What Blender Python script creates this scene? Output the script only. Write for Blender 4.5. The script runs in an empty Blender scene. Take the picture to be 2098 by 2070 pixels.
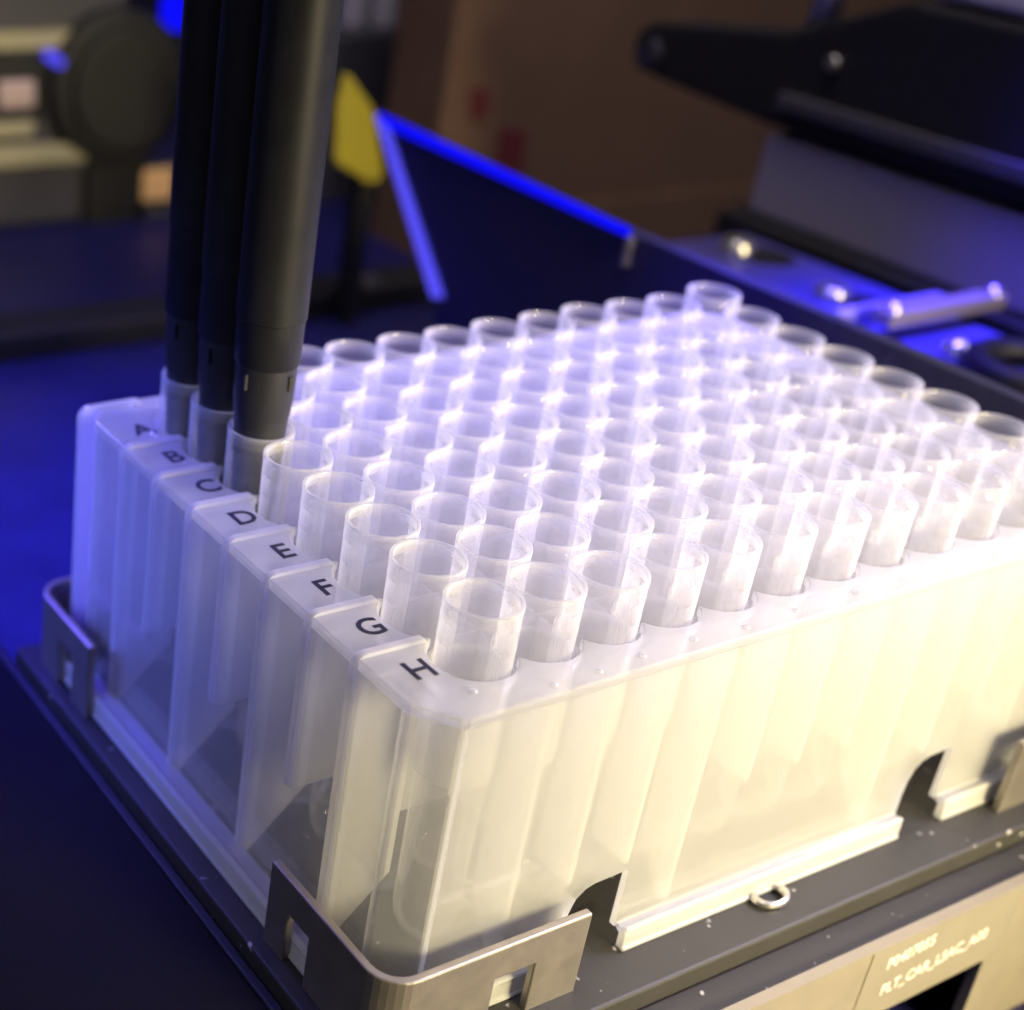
import bpy, bmesh, math
from mathutils import Vector, Matrix

# ------------------------------------------------------------------ scene, camera, light
scene = bpy.context.scene
COL = scene.collection
MM = 0.001
ZD = 80.0                      # millimetres from the instrument deck up to the tube rims


def P(x, y, z):
    """millimetres (z measured from the tube rims) to metres above the deck"""
    return Vector((x * MM, y * MM, (z + ZD) * MM))


cam_data = bpy.data.cameras.new('camera')
cam = bpy.data.objects.new('camera', cam_data)
COL.objects.link(cam)
right = Vector((0.8705137268, -0.4867744427, 0.0725016778))
down = Vector((-0.1731491121, -0.4408269907, -0.8807331884))
fwd = Vector((0.4606791034, 0.7541367291, -0.4680305092))
m = Matrix((right, -down, -fwd)).transposed().to_4x4()
m.translation = P(-98.62, -165.06, 80.56)
cam.matrix_world = m
cam_data.sensor_width = 36.0
cam_data.lens = 3131.2 / 2098 * 36.0
cam_data.shift_x = (1049 - 396.5) / 2098
cam_data.shift_y = (1053.5 - 1035) / 2098
cam_data.clip_start = 0.005
cam_data.clip_end = 20.0
cam_data.dof.use_dof = True
cam_data.dof.focus_distance = 0.172
cam_data.dof.aperture_fstop = 17.0
scene.camera = cam

world = bpy.data.worlds.new('World')
scene.world = world
world.use_nodes = True
bg = world.node_tree.nodes['Background']
bg.inputs[0].default_value = (0.30, 0.28, 0.55, 1)
bg.inputs[1].default_value = 0.05


def area(name, loc, target, sx, sy, power, color, spread=180):
    d = bpy.data.lights.new(name, 'AREA')
    d.shape = 'RECTANGLE'
    d.size, d.size_y = sx * MM, sy * MM
    d.energy, d.color = power, color
    d.spread = math.radians(spread)
    o = bpy.data.objects.new(name, d)
    COL.objects.link(o)
    a, b = P(*loc), P(*target)
    o.location = a
    o.rotation_euler = (b - a).to_track_quat('-Z', 'Y').to_euler()
    return o


area('warm_lamp', (130, -400, 80), (62, -72, -30), 140, 110, 0.35, (1.0, 0.84, 0.47), 46)
area('overhead_lamp', (340, -150, 250), (55, -32, -5), 220, 160, 0.46, (0.77, 0.71, 1.0), 60)
area('background_fill_lamp', (130, 40, 480), (270, 190, -40), 240, 240, 0.32, (0.96, 0.86, 0.88), 70)  # unseen lamp added to brighten the background
area('side_fill_lamp', (-330, -90, 190), (-10, -40, -25), 160, 160, 0.023, (0.80, 0.82, 1.0), 46)
area('blue_lamp_rear', (0, 130, 75), (18, 92, -80), 160, 50, 0.24, (0.02, 0.012, 1.0), 75)
area('blue_lamp_left', (-130, 60, 40), (-14, 8, -20), 60, 60, 0.019, (0.10, 0.15, 1.0), 26)
area('blue_lamp_back', (25, 170, 95), (40, -8, -5), 120, 40, 0.055, (0.22, 0.17, 1.0), 40)
area('blue_lamp_side', (170, 15, 42), (172, 15, -20), 34, 170, 0.16, (0.05, 0.022, 1.0), 60)

scene.view_settings.view_transform = 'Standard'
scene.view_settings.look = 'None'
scene.view_settings.exposure = 0.0
scene.view_settings.gamma = 1.0
scene.view_settings.use_curve_mapping = False
scene.render.engine = 'CYCLES'
cy = scene.cycles
cy.use_denoising = True
cy.max_bounces = 14
cy.diffuse_bounces = 12
cy.glossy_bounces = 2
cy.transmission_bounces = 3
cy.transparent_max_bounces = 64
cy.use_adaptive_sampling = True
cy.adaptive_threshold = 0.04
cy.adaptive_min_samples = 12
cy.sample_clamp_indirect = 4.0
cy.caustics_reflective = False
cy.caustics_refractive = False


# ------------------------------------------------------------------ materials
def new_mat(name):
    mt = bpy.data.materials.new(name)
    mt.use_nodes = True
    nt = mt.node_tree
    nt.nodes.clear()
    out = nt.nodes.new('ShaderNodeOutputMaterial')
    return mt, nt, out


def noise(nt, scale, detail=4.0, rough=0.6, vec=None):
    tc = nt.nodes.new('ShaderNodeTexCoord')
    n = nt.nodes.new('ShaderNodeTexNoise')
    n.inputs['Scale'].default_value = scale
    n.inputs['Detail'].default_value = detail
    n.inputs['Roughness'].default_value = rough
    nt.links.new(tc.outputs['Object'], n.inputs['Vector'])
    return n


def solid(name, color, rough=0.5, metal=0.0, var=0.25, nscale=250.0, bump=0.0, spec=0.5, specks=None, coat=0.0):
    mt, nt, out = new_mat(name)
    b = nt.nodes.new('ShaderNodeBsdfPrincipled')
    b.inputs['Metallic'].default_value = metal
    b.inputs['Specular IOR Level'].default_value = spec
    b.inputs['Coat Weight'].default_value = coat
    n = noise(nt, nscale)
    mx = nt.nodes.new('ShaderNodeMix')
    mx.data_type = 'RGBA'
    c0 = [c * (1 - var) for c in color] + [1]
    c1 = [min(1, c * (1 + var)) for c in color] + [1]
    mx.inputs['A'].default_value = c0
    mx.inputs['B'].default_value = c1
    nt.links.new(n.outputs['Fac'], mx.inputs['Factor'])
    col = mx.outputs['Result']
    if specks:
        n2 = noise(nt, specks[0], 2.0, 0.5)
        rp = nt.nodes.new('ShaderNodeValToRGB')
        rp.color_ramp.elements[0].position = specks[1]
        rp.color_ramp.elements[1].position = min(1, specks[1] + 0.03)
        nt.links.new(n2.outputs['Fac'], rp.inputs['Fac'])
        m2 = nt.nodes.new('ShaderNodeMix')
        m2.data_type = 'RGBA'
        m2.inputs['B'].default_value = (*specks[2], 1)
        nt.links.new(rp.outputs['Color'], m2.inputs['Factor'])
        nt.links.new(col, m2.inputs['A'])
        col = m2.outputs['Result']
    nt.links.new(col, b.inputs['Base Color'])
    mr = nt.nodes.new('ShaderNodeMapRange')
    mr.inputs['To Min'].default_value = max(0.03, rough - 0.08)
    mr.inputs['To Max'].default_value = min(1, rough + 0.08)
    nt.links.new(n.outputs['Fac'], mr.inputs['Value'])
    nt.links.new(mr.outputs['Result'], b.inputs['Roughness'])
    if bump:
        n3 = noise(nt, nscale * 6)
        bp = nt.nodes.new('ShaderNodeBump')
        bp.inputs['Strength'].default_value = bump
        bp.inputs['Distance'].default_value = 0.0002
        nt.links.new(n3.outputs['Fac'], bp.inputs['Height'])
        nt.links.new(bp.outputs['Normal'], b.inputs['Normal'])
    nt.links.new(b.outputs['BSDF'], out.inputs['Surface'])
    return mt


def plastic(name, opacity, color=(0.97, 0.97, 0.972), trans=0.55, gloss=0.05, rough=0.12, mottle=0.0):
    """thin translucent polypropylene: each wall face scatters a share of the light and lets the
    rest straight through; a slanted look crosses more material"""
    mt, nt, out = new_mat(name)
    N = nt.nodes.new
    lw = N('ShaderNodeLayerWeight')
    lw.inputs['Blend'].default_value = 0.5
    c = N('ShaderNodeMath'); c.operation = 'SUBTRACT'; c.inputs[0].default_value = 1.0
    nt.links.new(lw.outputs['Facing'], c.inputs[1])
    cm = N('ShaderNodeMath'); cm.operation = 'MAXIMUM'; cm.inputs[1].default_value = 0.22
    nt.links.new(c.outputs[0], cm.inputs[0])
    inv = N('ShaderNodeMath'); inv.operation = 'DIVIDE'; inv.inputs[0].default_value = 1.0
    nt.links.new(cm.outputs[0], inv.inputs[1])
    pw = N('ShaderNodeMath'); pw.operation = 'POWER'; pw.inputs[0].default_value = 1.0 - opacity
    nt.links.new(inv.outputs[0], pw.inputs[1])
    if mottle:
        nz = noise(nt, 120.0, 3.0)
        mr = N('ShaderNodeMapRange')
        mr.inputs['To Min'].default_value = 1.0 - opacity - mottle
        mr.inputs['To Max'].default_value = min(1, 1.0 - opacity + mottle)
        nt.links.new(nz.outputs['Fac'], mr.inputs['Value'])
        nt.links.new(mr.outputs['Result'], pw.inputs[0])
    op = N('ShaderNodeMath'); op.operation = 'SUBTRACT'; op.inputs[0].default_value = 1.0
    nt.links.new(pw.outputs[0], op.inputs[1])
    tr = N('ShaderNodeBsdfTransparent')
    tr.inputs['Color'].default_value = (1, 1, 1, 1)
    df = N('ShaderNodeBsdfDiffuse'); df.inputs['Color'].default_value = (*color, 1)
    tl = N('ShaderNodeBsdfTranslucent'); tl.inputs['Color'].default_value = (*color, 1)
    m1 = N('ShaderNodeMixShader'); m1.inputs[0].default_value = trans
    nt.links.new(df.outputs[0], m1.inputs[1]); nt.links.new(tl.outputs[0], m1.inputs[2])
    m2 = N('ShaderNodeMixShader')
    nt.links.new(op.outputs[0], m2.inputs[0])
    nt.links.new(tr.outputs[0], m2.inputs[1]); nt.links.new(m1.outputs[0], m2.inputs[2])
    gl = N('ShaderNodeBsdfGlossy'); gl.inputs['Roughness'].default_value = rough
    gl.inputs['Color'].default_value = (1, 1, 1, 1)
    fr = N('ShaderNodeFresnel'); fr.inputs['IOR'].default_value = 1.25
    gm = N('ShaderNodeMath'); gm.operation = 'MULTIPLY'; gm.inputs[1].default_value = gloss / 0.05
    nt.links.new(fr.outputs[0], gm.inputs[0])
    gc = N('ShaderNodeMath'); gc.operation = 'MINIMUM'; gc.inputs[1].default_value = 0.35
    nt.links.new(gm.outputs[0], gc.inputs[0])
    m3 = N('ShaderNodeMixShader')
    nt.links.new(gc.outputs[0], m3.inputs[0])
    nt.links.new(m2.outputs[0], m3.inputs[1]); nt.links.new(gl.outputs[0], m3.inputs[2])
    nt.links.new(m3.outputs[0], out.inputs['Surface'])
    return mt


def glow(name, color, strength):
    mt, nt, out = new_mat(name)
    e = nt.nodes.new('ShaderNodeEmission')
    e.inputs[0].default_value = (*color, 1)
    e.inputs[1].default_value = strength
    nt.links.new(e.outputs[0], out.inputs['Surface'])
    return mt


M_RACK = plastic('rack_polypropylene', 0.38)
M_DECKP = plastic('rack_deck_polypropylene', 0.24)
M_FIN = plastic('rib_polypropylene', 0.60, trans=0.62)
M_GRID = plastic('grid_polypropylene', 0.34, trans=0.6)
M_FRONT = plastic('front_wall_polypropylene', 0.17)
M_FRIB = plastic('front_rib_polypropylene', 0.50)
M_END = plastic('end_wall_polypropylene', 0.08)
M_EDGE = plastic('plate_edge_polypropylene', 0.62, color=(0.98, 0.98, 0.98), trans=0.72)
M_TUBE = plastic('tube_polypropylene', 0.15, color=(0.98, 0.98, 0.98), gloss=0.05, rough=0.06)
M_TUBELOW = plastic('tube_body_polypropylene', 0.085, color=(0.98, 0.98, 0.98), gloss=0.05, rough=0.06)
M_RIM = plastic('tube_rim_polypropylene', 0.19, color=(0.96, 0.96, 0.97), trans=0.4, gloss=0.10, rough=0.08)
M_PIP = plastic('glossy_pip', 0.2, gloss=0.35, rough=0.04)
M_INK = solid('printed_ink', (0.012, 0.010, 0.03), 0.5, var=0.1)
M_BLACKPL = solid('conductive_black_plastic', (0.018, 0.018, 0.022), 0.42, var=0.2, bump=0.05)
M_CHANNEL = solid('channel_black_coating', (0.013, 0.013, 0.017), 0.46, metal=0.1, var=0.2, spec=0.3)
M_TRAY = solid('black_anodised_tray', (0.034, 0.032, 0.029), 0.55, var=0.25, bump=0.1, specks=(420.0, 0.705, (0.5, 0.48, 0.46)))
M_TRAYSIDE = solid('dark_anodised_side', (0.014, 0.014, 0.024), 0.55, var=0.3, bump=0.05)
M_STEEL = solid('brushed_steel', (0.40, 0.36, 0.31), 0.40, metal=0.8, var=0.22, nscale=300, bump=0.06)
M_DARKSTEEL = solid('dark_coated_steel', (0.20, 0.19, 0.18), 0.45, metal=0.6, var=0.15, nscale=300)
M_NEIGH = solid('matt_dark_carrier', (0.006, 0.006, 0.010), 0.6, var=0.3, nscale=60, spec=0.12, bump=0.05)
M_BEIGE = solid('bare_aluminium_plate', (0.33, 0.29, 0.22), 0.5, metal=0.3, var=0.12)
M_SILVER = solid('polished_metal', (0.75, 0.72, 0.66), 0.28, metal=0.9, var=0.08)
M_WHITEINK = solid('white_engraving', (0.85, 0.82, 0.74), 0.6, var=0.08)
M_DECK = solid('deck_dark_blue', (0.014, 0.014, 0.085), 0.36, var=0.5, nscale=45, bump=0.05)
M_SLAB = solid('dark_blue_slab', (0.007, 0.007, 0.090), 0.45, var=0.3, nscale=40)
M_BLACK = solid('matt_black', (0.007, 0.007, 0.009), 0.6, var=0.3)
M_NAVY = solid('dark_navy_plastic', (0.028, 0.026, 0.050), 0.5, var=0.2)
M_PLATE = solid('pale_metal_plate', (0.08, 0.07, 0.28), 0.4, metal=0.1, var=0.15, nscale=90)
M_LILAC = solid('grey_lilac_paint', (0.30, 0.27, 0.40), 0.55, var=0.08)
M_PALE = solid('pale_grey_paint', (0.50, 0.47, 0.55), 0.55, var=0.08)
M_GREY = solid('grey_paint', (0.060, 0.058, 0.075), 0.55, var=0.12)
M_CREAM = solid('cream_plastic', (0.40, 0.37, 0.24), 0.5, var=0.1)
M_CARD = solid('brown_cardboard', (0.20, 0.115, 0.068), 0.85, var=0.25, nscale=25)
M_RED = solid('red_print', (0.16, 0.025, 0.03), 0.8, var=0.15)
M_YELLOW = solid('yellow_plastic', (0.36, 0.30, 0.02), 0.5, var=0.12)
M_CREAM2 = solid('pale_beige_metal', (0.62, 0.52, 0.44), 0.45, var=0.08)
M_PINK = solid('pinkish_metal', (0.60, 0.46, 0.46), 0.4, metal=0.3, var=0.08)
M_ORANGE = solid('orange_clip_reflection', (0.95, 0.58, 0.28), 0.4, metal=0.0, var=0.1)  # bright orange base colour stands for light reflected off the clip
M_BOTTLE = plastic('bottle_plastic', 0.4, color=(0.7, 0.7, 0.78))
M_GLOW = glow('blue_glow', (0.004, 0.004, 1.0), 1.1)
M_GLOW2 = glow('pale_blue_glow', (0.10, 0.085, 1.0), 1.0)


# ------------------------------------------------------------------ mesh helpers
def link(name, mesh, parent=None):
    o = bpy.data.objects.new(name, mesh)
    COL.objects.link(o)
    if parent:
        o.parent = parent
    return o


def finish(bm, name, mats, parent=None, smooth=False, bevel=0.0):
    bmesh.ops.recalc_face_normals(bm, faces=bm.faces)
    me = bpy.data.meshes.new(name)
    bm.to_mesh(me)
    bm.free()
    for mt in (mats if isinstance(mats, (list, tuple)) else [mats]):
        me.materials.append(mt)
    if smooth:
        for f in me.polygons:
            f.use_smooth = True
        me.set_sharp_from_angle(angle=math.radians(32))
    o = link(name, me, parent)
    if bevel:
        b = o.modifiers.new('edge', 'BEVEL')
        b.width = bevel * MM
        b.segments = 2
        b.limit_method = 'ANGLE'
        b.angle_limit = math.radians(40)
    return o


def box(name, mats, x, y, z, parent=None, bevel=0.0):
    bm = bmesh.new()
    v = [bm.verts.new(P(a, b, c)) for a in x for b in y for c in z]
    for f in ((0, 1, 3, 2), (4, 6, 7, 5), (0, 4, 5, 1), (2, 3, 7, 6), (0, 2, 6, 4), (1, 5, 7, 3)):
        bm.faces.new([v[i] for i in f])
    return finish(bm, name, mats, parent, bevel=bevel)


def prism(name, mats, poly, axis, a, b, parent=None, bevel=0.0, holes=(), side_mat=0, smooth_sides=False):
    """polygon with optional holes, drawn in the two other axes, pushed along `axis` from a to b"""
    def put(u, v, w):
        return P(*{0: (w, u, v), 1: (u, w, v), 2: (u, v, w)}[axis])
    bm = bmesh.new()
    edges = []
    for loop in (poly, *holes):
        vs = [bm.verts.new(put(u, v, a)) for u, v in loop]
        for i in range(len(vs)):
            edges.append(bm.edges.new((vs[i], vs[(i + 1) % len(vs)])))
    if holes:
        bmesh.ops.triangle_fill(bm, edges=edges, use_beauty=True)
    else:
        bm.faces.new([e.verts[0] for e in edges])
    base = list(bm.faces)
    r = bmesh.ops.extrude_face_region(bm, geom=base)
    d = put(0, 0, b) - put(0, 0, a)
    bmesh.ops.translate(bm, vec=d, verts=[g for g in r['geom'] if isinstance(g, bmesh.types.BMVert)])
    ax = Vector([1 if i == axis else 0 for i in range(3)])
    bm.normal_update()
    for f in bm.faces:
        if abs(f.normal.dot(ax)) < 0.5:
            f.material_index = side_mat
            f.smooth = smooth_sides
    return finish(bm, name, mats, parent, bevel=bevel)


def lathe_bm(profile, seg=40, center=(0, 0), close=False, mat_of=None):
    bm = bmesh.new()
    rings = []
    for r, z in profile:
        if r < 1e-6:
            rings.append([bm.verts.new(P(center[0], center[1], z))])
        else:
            rings.append([bm.verts.new(P(center[0] + r * math.cos(2 * math.pi * i / seg),
                                         center[1] + r * math.sin(2 * math.pi * i / seg), z)) for i in range(seg)])
    n = len(rings)
    for k in range(n if close else n - 1):
        A, B = rings[k], rings[(k + 1) % n]
        for i in range(seg):
            j = (i + 1) % seg
            if len(A) == 1 and len(B) == 1:
                break
            if len(A) == 1:
                f = bm.faces.new((A[0], B[i], B[j]))
            elif len(B) == 1:
                f = bm.faces.new((A[i], B[0], A[j]))
            else:
                f = bm.faces.new((A[i], B[i], B[j], A[j]))
            if mat_of:
                f.material_index = mat_of(k)
    return bm


def cyl(name, mats, a, b, r0, r1, parent=None, seg=28, bevel=0.0):
    bm = bmesh.new()
    A, B = P(*a), P(*b)
    q = (B - A).to_track_quat('Z', 'Y').to_matrix()
    ra = [bm.verts.new(A + q @ Vector((r0 * MM * math.cos(t * 2 * math.pi / seg), r0 * MM * math.sin(t * 2 * math.pi / seg), 0))) for t in range(seg)]
    rb = [bm.verts.new(B + q @ Vector((r1 * MM * math.cos(t * 2 * math.pi / seg), r1 * MM * math.sin(t * 2 * math.pi / seg), 0))) for t in range(seg)]
    for i in range(seg):
        j = (i + 1) % seg
        f = bm.faces.new((ra[i], ra[j], rb[j], rb[i]))
        f.smooth = True
    bm.faces.new(ra)
    bm.faces.new(rb[::-1])
    return finish(bm, name, mats, parent, bevel=bevel)


def tag(o, label=None, cat=None, group=None, kind=None):
    for k, v in (('label', label), ('category', cat), ('group', group), ('kind', kind)):
        if v:
            o[k] = v
    return o


def thing(name, label, cat, group=None):
    o = bpy.data.objects.new(name, None)
    o.empty_display_size = 0.01
    COL.objects.link(o)
    return tag(o, label, cat, group)


def arc(cx, cy, r, a0, a1, n):
    return [(cx + r * math.cos(math.radians(a0 + (a1 - a0) * i / n)), cy + r * math.sin(math.radians(a0 + (a1 - a0) * i / n))) for i in range(n + 1)]


def text(name, body, mat, loc, size, parent, rot=(0, 0, 0), weight=0.0, extrude=0.02, xs=1.0, shear=0.0):
    c = bpy.data.curves.new(name, 'FONT')
    c.body = body
    c.size = size * MM
    c.align_x, c.align_y = 'CENTER', 'CENTER'
    c.extrude = extrude * MM
    c.offset = weight * MM
    c.shear = shear
    c.resolution_u = 4
    c.materials.append(mat)
    tmp = bpy.data.objects.new(name, c)
    COL.objects.link(tmp)
    bpy.context.view_layer.update()
    me = bpy.data.meshes.new_from_object(tmp.evaluated_get(bpy.context.evaluated_depsgraph_get()))
    bpy.data.objects.remove(tmp)
    o = link(name, me, parent)
    o.location = P(*loc)
    o.rotation_euler = rot
    o.scale = (xs, 1, 1)
    return o


# ------------------------------------------------------------------ setting: the instrument deck
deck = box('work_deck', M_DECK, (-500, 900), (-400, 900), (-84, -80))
tag(deck, 'dark blue instrument deck under the carrier', kind='structure')

# ------------------------------------------------------------------ the tube rack
ZT = -7.0                       # top of the rack's upper frame
rack = thing('tube_rack', 'translucent white plastic tube rack with black row letters on its upper edge', 'tube rack')

# upper frame with an opening scalloped round the outer tubes
def ell(cx, cy, rx, ry, a0, a1, n=8):
    return [(cx + rx * math.cos(math.radians(a0 + (a1 - a0) * i / n)), cy + ry * math.sin(math.radians(a0 + (a1 - a0) * i / n))) for i in range(n + 1)]


def chamfer(cx, cy, sx, sy):
    p = [(0, 5.5), (0.25, 4.5), (3.6, 0.3), (4.5, 0.0)]
    q = [(cx + sx * a, cy + sy * b) for a, b in p]
    return q if sx * sy > 0 else q[::-1]


CORNERS = [chamfer(-12, -72.4, 1, 1), chamfer(111, -72.4, -1, 1), chamfer(111, 9.4, -1, -1), chamfer(-12, 9.4, 1, -1)]
outer = sum(CORNERS, [])
RH = 4.95
ca = math.degrees(math.acos(4.5 / RH))
inner = []
for c in range(12):             # row H, left to right
    a0 = 180 + ca if c else 90 + ca
    a1 = 360 - ca if c < 11 else 450 - ca
    inner += arc(9 * c, -63, RH, a0, a1, 10 if 0 < c < 11 else 22)[(1 if c else 0):]
for r in range(1, 8):           # column 12, front to back
    a0 = -90 + ca
    a1 = 90 - ca if r < 7 else 180 - ca
    inner += arc(99, -63 + 9 * r, RH, a0, a1, 10 if r < 7 else 22)[1:]
for c in range(10, -1, -1):     # row A, right to left
    a0 = ca
    a1 = 180 - ca if c else 270 - ca
    inner += arc(9 * c, 0, RH, a0, a1, 10 if c else 22)[1:]
for r in range(1, 7):           # column 1, back to front
    inner += arc(0, -9 * r, RH, 90 + ca, 270 - ca, 10)[1:]
inner = inner[:-1]
prism('upper_frame', [M_DECKP, M_EDGE], outer, 2, ZT - 1.3, ZT, rack, holes=[inner], side_mat=0, bevel=0.22)

# ribs on the lettered end: every second one runs down to the foot, the others stop half way
def rib_poly(sign, x0, xi, top, long, r=1.7):
    def c(cx, cz, rr, a0, a1, n=6):
        return arc(cx, cz, rr, a0, a1, n)
    pts = []
    if long:
        pts += [(x0 + 0.25, -48.0), (x0 + 0.9, -48.0), (xi, -39.2)]
    else:
        pts += c(x0 + 0.8, -30.6 + 0.8, 0.8, 180, 270, 4) + [(xi, -30.6)]
    pts += c(xi - 1.0, top - 1.0, 1.0, 0, 90, 5)
    pts += c(x0 + r, top - r, r, 90, 180, 7)
    return pts


for k in range(8):
    y = 4.5 - 9 * k if k else 8.4
    prism('rib', [M_FIN, M_EDGE], rib_poly(1, -12.5, -2.8, ZT + 0.45, k % 2 == 1 or k == 0), 1, y - 0.5, y + 0.5, rack, side_mat=1)

# lettered end wall, chamfered corners, front, back and far walls
box('end_wall', M_END, (-11.95, -11.25), (-66.85, 3.85), (-46.2, ZT - 1.3), rack)
box('end_wall', M_END, (110.25, 110.95), (-66.85, 3.85), (-46.2, ZT - 1.3), rack)


def vertical_sheet(name, path, z0, z1, t, parent, mats=M_RACK, edge=1):
    """upright sheet following an (x, y) path, t millimetres thick towards its left"""
    n = len(path)
    off = []
    for i in range(n):
        a = Vector(path[max(0, i - 1)]); b = Vector(path[min(n - 1, i + 1)])
        d = (b - a).normalized()
        off.append((path[i][0] - d.y * t, path[i][1] + d.x * t))
    return prism(name, mats, list(path) + off[::-1], 2, z0, z1, parent)


for pts in CORNERS:
    vertical_sheet('corner_wall', pts, -46.2, ZT - 1.3, 0.7, rack, M_FRONT)

NOTCH = ((13.4, 22.2), (73.8, 82.0))


def notched(z_low, grow):
    pts = [(-7.45, ZT - 1.3), (-7.45, z_low)]
    for a, b in NOTCH:
        a -= grow; b += grow
        pts += [(a, z_low), (a, -43.0)] + [(a + 0.2, -41.0), (a + 0.9, -39.0), (a + 2.2, -37.9), (a + 3.6, -37.5)] + [(b - 0.3, -37.3), (b, -37.6), (b, z_low)]
    pts += [(106.45, z_low), (106.45, ZT - 1.3)]
    return pts


prism('front_wall', [M_FRONT, M_EDGE], notched(-46.2, 0.0), 1, -72.35, -71.55, rack, side_mat=1)
box('back_wall', M_RACK, (-7.45, 106.45), (8.6, 9.35), (-46.2, ZT - 1.3), rack)

# foot: a stepped skirt round the base, cut through at the two front notches
def skirt_x(x0, x1, y_out, y_in):
    s = 1 if y_in > y_out else -1
    pr = [(y_out, -49), (y_out, -46.6), (y_out + 0.25 * s, -46.1), (y_in, -45.8), (y_in, -46.5), (y_out + 1.0 * s, -46.9), (y_out + 1.0 * s, -49)]
    return prism('foot_skirt', M_RACK, pr, 0, x0, x1, rack)


def skirt_y(y0, y1, x_out, x_in):
    s = 1 if x_in > x_out else -1
    pr = [(x_out, -49), (x_out, -46.6), (x_out + 0.25 * s, -46.1), (x_in, -45.8), (x_in, -46.5), (x_out + 1.0 * s, -46.9), (x_out + 1.0 * s, -49)]
    return prism('foot_skirt', M_RACK, pr, 1, y0, y1, rack)


for a, b in ((-9.5, 13.0), (22.7, 73.4), (82.5, 108.5)):
    skirt_x(a, b, -73.9, -72.1)
    # bright rolled lips along the skirt
    box('skirt_lip', M_EDGE, (a, b), (-74.15, -73.55), (-49.1, -48.5), rack, bevel=0.2)
    box('skirt_lip', M_EDGE, (a, b), (-73.98, -73.3), (-46.25, -45.7), rack, bevel=0.2)
skirt_x(-10, 109, 10.9, 9.1)
skirt_y(-69.5, 9.0, -14.8, -11.9)
box('skirt_lip', M_EDGE, (-15.0, -14.4), (-69.5, 9.0), (-49.1, -48.5), rack, bevel=0.2)
box('skirt_lip', M_EDGE, (-14.92, -14.1), (-69.5, 9.0), (-46.25, -45.7), rack, bevel=0.2)
skirt_y(-69.5, 9.0, 113.8, 110.9)
vertical_sheet('foot_corner', [(-14.8, -69.5), (-13.6, -71.8), (-11.8, -73.4), (-9.5, -73.9)], -49, -46, 0.9, rack, M_FIN)
vertical_sheet('foot_corner', [(108.5, -73.9), (110.8, -73.4), (112.6, -71.8), (113.8, -69.5)], -49, -46, 0.9, rack, M_FIN)

# ribs behind the long front wall and guide sleeves hanging below the frame
RIB_END = 'LMMLSSSLMSL'         # long to the foot, medium above a notch, short
for k in range(11):
    x = 4.5 + 9 * k
    low = {'L': [(-71.5, -47.4), (-71.2, -47.4), (-65.7, -39.3)], 'M': [(-71.5, -37.0), (-65.7, -37.0)], 'S': [(-71.5, -30.6), (-65.7, -30.6)]}[RIB_END[k]]
    pl = [(-71.5, ZT - 1.4)] + low + [(-65.7, ZT - 1.4)]
    prism('front_rib', [M_FRIB, M_EDGE], pl, 0, x - 0.4, x + 0.4, rack, side_mat=1)

# thin grid of partitions between the tubes, hanging below the frame
for k in range(7):
    y = -4.5 - 9 * k
    box('partition', M_GRID, (-2.6, 101.6), (y - 0.14, y + 0.14), (-30.6, -15.0), rack)
for k in range(11):
    x = 4.5 + 9 * k
    box('partition', M_GRID, (x - 0.14, x + 0.14), (-65.6, 2.6), (-30.3, -15.2), rack)

for k in range(12):
    bm = lathe_bm([(4.75, ZT - 1.4), (4.75, -21.0), (4.7, -21.4), (4.5, -21.4), (4.42, -21.0), (4.42, ZT - 1.4)], 32, (9 * k, -63))
    finish(bm, 'guide_sleeve', M_FRONT, rack, smooth=True)

for k, ch in enumerate('ABCDEFGH'):
    text('letter', ch, M_INK, (-7.1, -9 * k - 0.2, ZT + 0.06), 4.6, rack, weight=0.07)

for x, y in ((-4.6, 7.4), (-4.4, -68.6), (4.4, -71.0), (10.7, -71.0), (17.3, -70.6), (25.3, -70.4), (33.0, -70.9), (41.5, -70.6), (52.0, -70.8)):
    bm = lathe_bm([(0.55, ZT - 0.02), (0.48, ZT + 0.18), (0.3, ZT + 0.3), (0.0, ZT + 0.34)], 14, (x, y))
    finish(bm, 'moulded_pip', M_PIP, rack, smooth=True)

# ------------------------------------------------------------------ the tubes
prof = [(4.30, 0.0), (4.33, -0.12), (4.31, -0.6), (4.28, -1.1), (4.27, -2.2), (4.295, -2.28), (4.295, -2.42), (4.27, -2.5),
        (4.26, -4.9), (4.285, -4.98), (4.285, -5.12), (4.26, -5.2), (4.25, -8.0), (4.10, -20.0), (4.0, -32.0), (3.95, -41.5),
        (3.75, -43.2), (3.1, -44.8), (2.0, -45.7), (0.9, -46.05), (0.0, -46.1)]
rim_prof = [(4.30, 0.0), (3.94, 0.0), (3.86, -0.2), (3.90, -0.6), (4.10, -1.1), (4.24, -1.6)]
prof = rim_prof[::-1] + prof[1:]
bm = lathe_bm(prof, 40, mat_of=lambda k: 1 if 2 <= k <= 6 else (2 if k > 17 else 0))
ORD = ['first', 'second', 'third', 'fourth', 'fifth', 'sixth', 'seventh', 'eighth', 'ninth', 'tenth', 'eleventh', 'twelfth']
first = finish(bm, 'sample_tube', [M_TUBE, M_RIM, M_TUBELOW], smooth=True)
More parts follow.
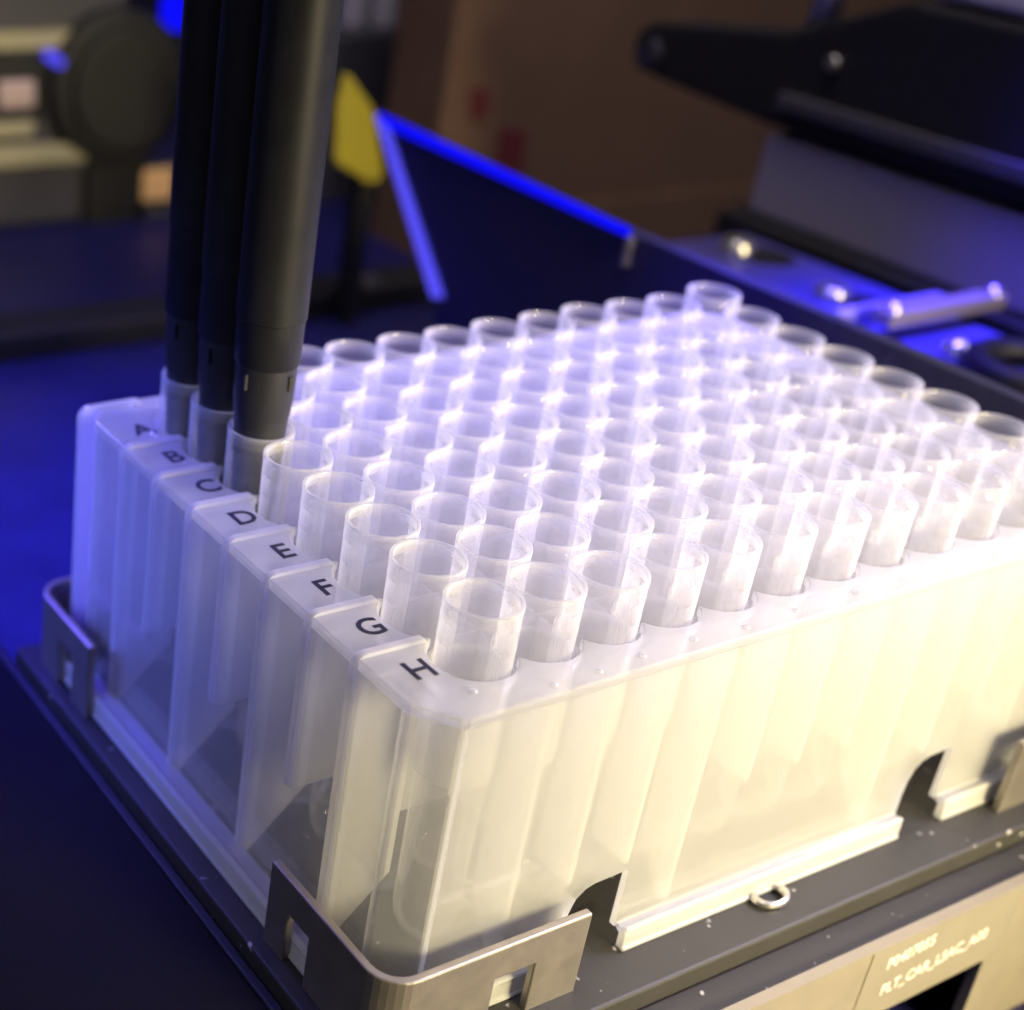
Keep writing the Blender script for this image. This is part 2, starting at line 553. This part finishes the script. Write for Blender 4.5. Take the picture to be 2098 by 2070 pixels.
for r in range(8):
    for c in range(12):
        o = first if (r, c) == (0, 0) else first.copy()
        if o is not first:
            COL.objects.link(o)
        lift = 0.9 if (r, c) == (0, 11) else 0.18 * math.sin(r * 12.9 + c * 7.3)
        o.location = (9 * c * MM, -9 * r * MM, lift * MM)
        o.rotation_euler = (0.004 * math.sin(r * 3.1 + c * 5.7), 0.004 * math.cos(r * 4.3 + c * 2.9), (r * 5 + c * 3) % 7)
        row = 'ABCDEFGH'[r]
        if c == 0 and r < 3:
            lab = 'clear round tube by the letter %s with a black pipette tip inside' % row
        elif c == 0:
            lab = 'clear open tube standing right beside the printed letter %s' % row
        elif c == 11:
            lab = 'clear open tube at the far end of lettered row %s' % row
        else:
            lab = 'clear open tube in lettered row %s, %s from the lettered edge' % (row, ORD[c])
        tag(o, lab, 'tube', 'clear tubes standing in the rack')

# ------------------------------------------------------------------ pipetting channels
for k, row in enumerate('ABC'):
    ch = thing('pipetting_channel', 'black pipetting channel lowered into the first tube of row %s' % row, 'pipette', 'pipetting channels above the rack')
    y = -9 * k
    zs = (21, 18, 15)[k]
    def part(name, mat, pr):
        bm = lathe_bm(pr, 40, (0, y))
        return finish(bm, name, mat, ch, smooth=True)
    part('barrel', M_CHANNEL, [(0, zs), (4.2, zs), (4.44, zs + 0.25), (4.44, 190), (0, 190)])
    part('stop_sleeve', M_CHANNEL, [(0, 9.2), (4.05, 9.2), (4.22, 9.5), (4.26, zs + 0.2), (0, zs + 0.2)])
    part('tip_collar', M_BLACKPL, [(0, 2.2), (3.6, 2.2), (3.85, 4.6), (3.95, 9.3), (0, 9.3)])
    part('pipette_tip', M_BLACKPL, [(0, -24.0), (1.4, -24.0), (2.4, -16.0), (3.1, -6.0), (3.5, 2.4), (0, 2.4)])
    for a in range(4):
        t = math.radians(20 + 90 * a)
        cx, cyy = 3.9 * math.cos(t), y + 3.9 * math.sin(t)
        box('lug', M_BLACKPL, (cx - 0.3, cx + 0.3), (cyy - 0.3, cyy + 0.3), (6.4, 8.4), ch)

# ------------------------------------------------------------------ plate carrier under the rack
car = thing('plate_carrier', 'black plate carrier with bent steel corner brackets holding the tube rack', 'carrier')
box('tray', M_TRAY, (-18.0, 130), (-79.8, 16), (-53.0, -49.2), car, bevel=0.4)
box('step', M_TRAY, (-18.0, 135), (-84.6, -79.9), (-60, -52.2), car, bevel=0.3)
box('side_panel', M_TRAYSIDE, (-19.6, -18.1), (-84.5, 40), (-80, -51.6), car, bevel=0.3)
# front plate with its cut-out
prism('front_plate', M_BEIGE, [(-19.6, -79.9), (-19.6, -51.6), (200, -51.6), (200, -79.9)], 1, -86.2, -84.7, car, holes=[[(30, -79.0), (83.4, -79.0), (82.8, -64.8), (82.3, -64.5), (30, -65.6)]])
box('label_strip', solid('etched_label', (0.29, 0.26, 0.20), 0.55, metal=0.2, var=0.1), (54.8, 85.6), (-86.32, -86.2), (-64.0, -51.9), car)
text('engraved_text', 'P0407055', M_WHITEINK, (63.2, -86.36, -54.9), 2.7, car, rot=(math.radians(90), math.radians(-5), 0), xs=0.86, weight=0.03)
text('engraved_text', 'PLT_CAR_L5AC_A00', M_WHITEINK, (69.8, -86.36, -59.2), 2.7, car, rot=(math.radians(90), math.radians(-5), 0), xs=0.86, weight=0.03)
nb = thing('neighbour_carrier', 'dark navy carrier body running along the lettered side of the rack', 'carrier')
box('carrier_top', M_NEIGH, (-140, -19.64), (-260, 34), (-66, -51.9), nb, bevel=0.2)
box('carrier_side', M_NEIGH, (-138, -21), (-258, 32), (-80, -66.1), nb)
# wire loop lying on the tray
bm = bmesh.new()
N1, N2 = 28, 8
ring = [[bm.verts.new(P(47.2 + (2.1 + 0.5 * math.cos(2 * math.pi * j / N2)) * math.cos(2 * math.pi * i / N1) * 1.15,
                        -75.0 + (2.1 + 0.5 * math.cos(2 * math.pi * j / N2)) * math.sin(2 * math.pi * i / N1) * 0.8,
                        -48.6 + 0.5 * math.sin(2 * math.pi * j / N2))) for j in range(N2)] for i in range(N1)]
for i in range(N1):
    for j in range(N2):
        bm.faces.new((ring[i][j], ring[(i + 1) % N1][j], ring[(i + 1) % N1][(j + 1) % N2], ring[i][(j + 1) % N2]))
finish(bm, 'metal_loop', M_SILVER, car, smooth=True)


def bracket(cx, cy, sx, sy, len_x, len_y, slot_x, slot_y):
    """bent sheet corner: one face runs len_y along y, the other len_x along x, round corner between.
    (cx, cy) is the outer corner; sx, sy point from it towards the rack's middle"""
    R, t, z0, z1 = 4.5, 1.1, -60.0, -37.3
    path = []           # (s, outer point, inward normal)
    for v in sorted({len_y, slot_y[0], slot_y[1], R}, reverse=True):
        path.append((('y', v), (cx, cy + sy * v), (sx, 0)))
    for i in range(1, 8):
        a = math.pi / 2 * i / 8
        path.append((('c', i), (cx + sx * (R - R * math.cos(a)), cy + sy * (R - R * math.sin(a))), (sx * math.cos(a), sy * math.sin(a))))
    for v in sorted({R, slot_x[0], slot_x[1], len_x}):
        path.append((('x', v), (cx + sx * v, cy), (0, sy)))
    zs = [z1, z1 - 4.6, -52.0, z0]
    bm = bmesh.new()
    grid = [[[bm.verts.new(P(p[0] + n[0] * d, p[1] + n[1] * d, z)) for d in (0, t)] for z in zs] for _, p, n in path]
    def solid_cell(i, j):
        if not (0 <= i < len(path) - 1 and 0 <= j < len(zs) - 1):
            return False
        if j != 1:
            return True
        (k0, v0), (k1, v1) = path[i][0], path[i + 1][0]
        if k0 == k1 == 'y' and {v0, v1} == set(slot_y):
            return False
        if k0 == k1 == 'x' and {v0, v1} == set(slot_x):
            return False
        return True
    for i in range(len(path) - 1):
        for j in range(len(zs) - 1):
            if not solid_cell(i, j):
                continue
            a, b, c, d = grid[i][j], grid[i + 1][j], grid[i + 1][j + 1], grid[i][j + 1]
            bm.faces.new((a[0], b[0], c[0], d[0]))
            bm.faces.new((a[1], d[1], c[1], b[1]))
            for (u, v), (p, q) in (((i - 1, j), (a, d)), ((i + 1, j), (b, c)), ((i, j - 1), (a, b)), ((i, j + 1), (d, c))):
                if not solid_cell(u, v):
                    bm.faces.new((p[0], q[0], q[1], p[1]))
    return finish(bm, 'corner_bracket', M_STEEL, car, bevel=0.22)


bracket(-15.9, -76.3, 1, 1, 28.9, 22.9, (15.6, 21.4), (14.3, 18.6))
bracket(-15.9, 14.4, 1, -1, 26.0, 19.2, (12.0, 17.0), (9.4, 13.8))
bracket(116.5, -76.3, -1, 1, 24.4, 22.9, (12.0, 17.0), (14.3, 18.6))
bracket(116.5, 14.4, -1, -1, 24.4, 19.2, (12.0, 17.0), (9.4, 13.8))

# ------------------------------------------------------------------ things on the deck behind, left
rail = box('deck_rail', M_BLACK, (-60, 220), (188, 204), (-80, -72), bevel=1)
tag(rail, 'low black rail crossing the blue deck behind the rack', 'rail')
slab = box('deck_slab', M_SLAB, (-80, 230), (206, 330), (-80, -76), bevel=1)
tag(slab, 'flat dark navy slab on the deck behind the black rail', 'slab')

gm = thing('grey_module', 'grey instrument module with a cream strip in the upper background', 'module')
box('housing', M_GREY, (40, 136), (284, 330), (-76, 30), gm, bevel=2)
prism('cream_strip', M_CREAM, [(60, -12.8), (60, -18.0), (112, -18.2), (133.5, -26.5), (134, -12.8)], 1, 281.5, 283.9, gm)
box('lower_bar', M_CREAM, (60, 103), (281, 283.9), (-45.5, -40.5), gm, bevel=1)
box('lower_bar', M_CREAM, (60, 121.5), (279, 283.9), (-54.5, -48), gm, bevel=1)
box('button', M_PINK, (90, 103), (280, 283.9), (-36.5, -27.5), gm, bevel=1.5)
o = cyl('lit_rod', [M_GLOW2], (105.4, 279, -19.1), (128.0, 279, -33.5), 1.6, 2.4, gm)
box('dark_recess', M_BLACK, (60, 133), (282.6, 283.95), (-40, -19), gm)

drum = thing('black_drum', 'large round black drum beside the grey module', 'drum')
bm = None
cyl('drum_body', M_BLACK, (132, 277, -31), (132, 300, -31), 25.0, 25.0, drum, seg=48, bevel=3)
cyl('drum_hub', M_BLACK, (133, 274.5, -31), (133, 277.2, -31), 19.0, 20.0, drum, seg=48, bevel=1)
box('drum_foot', M_BLACK, (122, 144), (280, 298), (-76, -52), drum)
lamp = box('status_lamp', M_GLOW, (150, 156), (281, 288), (-14, -3))
tag(lamp, 'small bright blue status lamp above the black drum', 'lamp')


def clip(x, y, z, w, mat, label):
    t = thing('locating_clip', label, 'clip', 'metal clips on the deck')
    box('clip_block', M_GREY, (x - w, x + w), (y, y + 6), (-80, z), t, bevel=0.5)
    box('clip_face', mat, (x - w * 0.85, x + w * 0.85), (y - 1.2, y), (z - 12, z - 1), t, bevel=0.8)


clip(148, 280, -57.5, 7.0, M_ORANGE, 'small orange lit metal clip below the black drum')
clip(134.5, 282, -57.0, 5.5, M_GREY, 'small dull grey clip beside the orange lit one')
clip(171.5, 190, -71, 8.0, M_CREAM2, 'small pale metal clip right of the pipetting channels')

gb = thing('grey_box', 'grey box with a black socket behind the yellow tab', 'box')
box('box_body', M_GREY, (214, 250), (281, 320), (-80, -17), gb, bevel=1)
box('box_wing', M_LILAC, (250.2, 269), (284, 320), (-80, -19), gb, bevel=1)
box('socket', M_BLACK, (248.5, 267), (280, 283.9), (-45, -29.5), gb, bevel=1)
box('cream_patch', M_CREAM, (247, 266), (279, 283.8), (-57, -46), gb, bevel=1)
for i, x in enumerate((229, 242.5, 254.5)):
    bt = thing('reagent_bottle', '%s of the three pale bottles standing on the grey box' % ('leftmost', 'middle one', 'rightmost')[i], 'bottle', 'pale bottles on the grey box')
    bm = lathe_bm([(0, -16.8), (4.4, -16.8), (5.0, -16.0), (5.0, 20), (3, 24), (2.6, 32), (0, 32)], 24, (x, 292))
    finish(bm, 'bottle_body', M_PALE, bt, smooth=True)

yt = thing('yellow_tab', 'yellow plastic tab on a dark post behind the pipetting channels', 'tab')
prism('tab_plate', M_YELLOW, [(147.5, -29.0), (146, -14), (147.5, -5), (149.5, -5.5), (158.8, -15.1), (162, -25), (165, -33.5), (163, -36.2), (160, -36)], 1, 178, 181, yt, bevel=0.8)
box('tab_post', M_BLACK, (159, 164), (181.1, 186), (-80, -20), yt)

# ------------------------------------------------------------------ blue lit guide panel beyond the rack
gp = thing('guide_panel', 'dark blue upright panel with blue-lit top edge beyond the rack', 'panel')
prism('panel', M_NAVY, [(-90, -80), (-90, -5.6), (44.8, -5.4), (131.0, -3.6), (99.8, -38.2), (99.8, -80)], 0, 125.2, 128, gp)
prism('glowing_edge', M_GLOW, [(44.8, -6.2), (44.8, -4.6), (130.5, -2.6), (128.6, -4.9)], 0, 124.2, 125.1, gp)  # emissive strips stand in for the panel's blue-lit edges
prism('glowing_edge', M_GLOW2, [(131.5, -3.2), (127.4, -4.6), (97.4, -37.5), (100.6, -38.6)], 0, 124.0, 125.15, gp)
box('end_post', M_STEEL, (123.6, 125.1), (43.4, 44.6), (-12, -6), gp)

# ------------------------------------------------------------------ pale plate with metal fittings, far right
pp = thing('carrier_plate', 'blue lit metal plate with fittings beyond the guide panel', 'plate')
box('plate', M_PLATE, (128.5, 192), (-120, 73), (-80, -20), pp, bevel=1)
for x, y in ((178.8, 60.5), (174.2, 30.0)):
    cyl('button_shadow', M_BLACK, (x + 3, y - 3.5, -19.98), (x + 3, y - 3.5, -19.8), 6.5, 6.5, pp)  # black disc drawn in as the shadow beside the button
    cyl('button', M_SILVER, (x - 1, y + 1.5, -20), (x - 1, y + 1.5, -17.0), 4.2, 3.4, pp, bevel=0.6)
box('handle_bar', M_BEIGE, (163, 199), (9.4, 14.0), (-17.5, -14.2), pp, bevel=0.6)
box('handle_bar', M_LILAC, (158, 190), (17.6, 19.6), (-18.5, -16.0), pp, bevel=0.5)
for x in (165.5, 196.5):
    bm = bmesh.new()
    bmesh.ops.create_uvsphere(bm, u_segments=20, v_segments=12, radius=2.0 * MM, matrix=Matrix.Translation(P(x, 11.6, -14.6)))
    finish(bm, 'handle_knob', M_SILVER, pp, smooth=True)
bm = bmesh.new()
bmesh.ops.create_uvsphere(bm, u_segments=20, v_segments=12, radius=3.0 * MM, matrix=Matrix.Translation(P(168.5, -2.0, -18.5)))
finish(bm, 'stud', M_SILVER, pp, smooth=True)
bm = bmesh.new()
ring = [[bm.verts.new(P(173 + (10 + 2.4 * math.cos(2 * math.pi * j / 10)) * math.cos(2 * math.pi * i / 36),
                        -15 + (10 + 2.4 * math.cos(2 * math.pi * j / 10)) * math.sin(2 * math.pi * i / 36),
                        -17.5 + 2.4 * math.sin(2 * math.pi * j / 10))) for j in range(10)] for i in range(36)]
for i in range(36):
    for j in range(10):
        bm.faces.new((ring[i][j], ring[(i + 1) % 36][j], ring[(i + 1) % 36][(j + 1) % 10], ring[i][(j + 1) % 10]))
finish(bm, 'black_ring', M_BLACK, pp, smooth=True)

# ------------------------------------------------------------------ instrument rail and black arm, upper right
ir = thing('instrument_rail', 'long grey lilac instrument rail above a dark shadowed gap at the right', 'rail')
box('rail_face', M_LILAC, (220, 232), (-160, 96.5), (-24.5, -4.2), ir, bevel=1)
box('rail_gap_shade', M_BLACK, (214, 240), (-160, 101), (-80, -24.6), ir, bevel=1)  # black block fills in the shadowed gap below the rail face
ga = thing('gantry_bar', 'long black bar with a narrowed tip above the grey rail', 'bar')
prism('beam_body', M_BLACK, [(-160, -3.0), (98, -2.2), (143.5, 1.0), (146.5, 4), (146.4, 10.6), (142, 14), (96, 20.6), (66, 33), (-160, 33)], 0, 219, 236, ga, bevel=1.5)
box('beam_strip', M_GREY, (216.5, 218.9), (-160, 93.5), (2.8, 6.8), ga, bevel=0.6)
cyl('beam_pin', M_SILVER, (217.4, 81, 16.4), (218.95, 81, 16.4), 1.6, 1.6, ga)
cyl('beam_tip_cap', M_NAVY, (216.8, 139, 6.5), (218.95, 139, 6.5), 4.0, 4.0, ga)
cyl('beam_post', M_PALE, (226, 93, 20), (226, 93, 60), 3.6, 3.6, ga)
ic = box('instrument_cover', M_PALE, (222, 300), (-160, 64), (34, 90), bevel=2)
tag(ic, 'pale grey instrument cover above the black bar', 'cover')
# ------------------------------------------------------------------ cardboard carton in the distance
ct = thing('cardboard_carton', 'large brown cardboard carton with red print in the background', 'carton')
RED1 = [(237, -33), (249, -35.5), (250, -50), (244, -56), (238, -49)]
RED2 = [(222, -20), (230, -21), (231, -29), (224, -30)]
box('carton_body', M_CARD, (213, 460), (215, 245), (-80, 90), ct, bevel=1.5)
box('carton_flap', M_CARD, (216, 460), (213.6, 214.9), (-80, -62), ct)
prism('red_mark', M_RED, RED1, 1, 214.55, 214.9, ct)
prism('red_mark', M_RED, RED2, 1, 214.55, 214.9, ct)
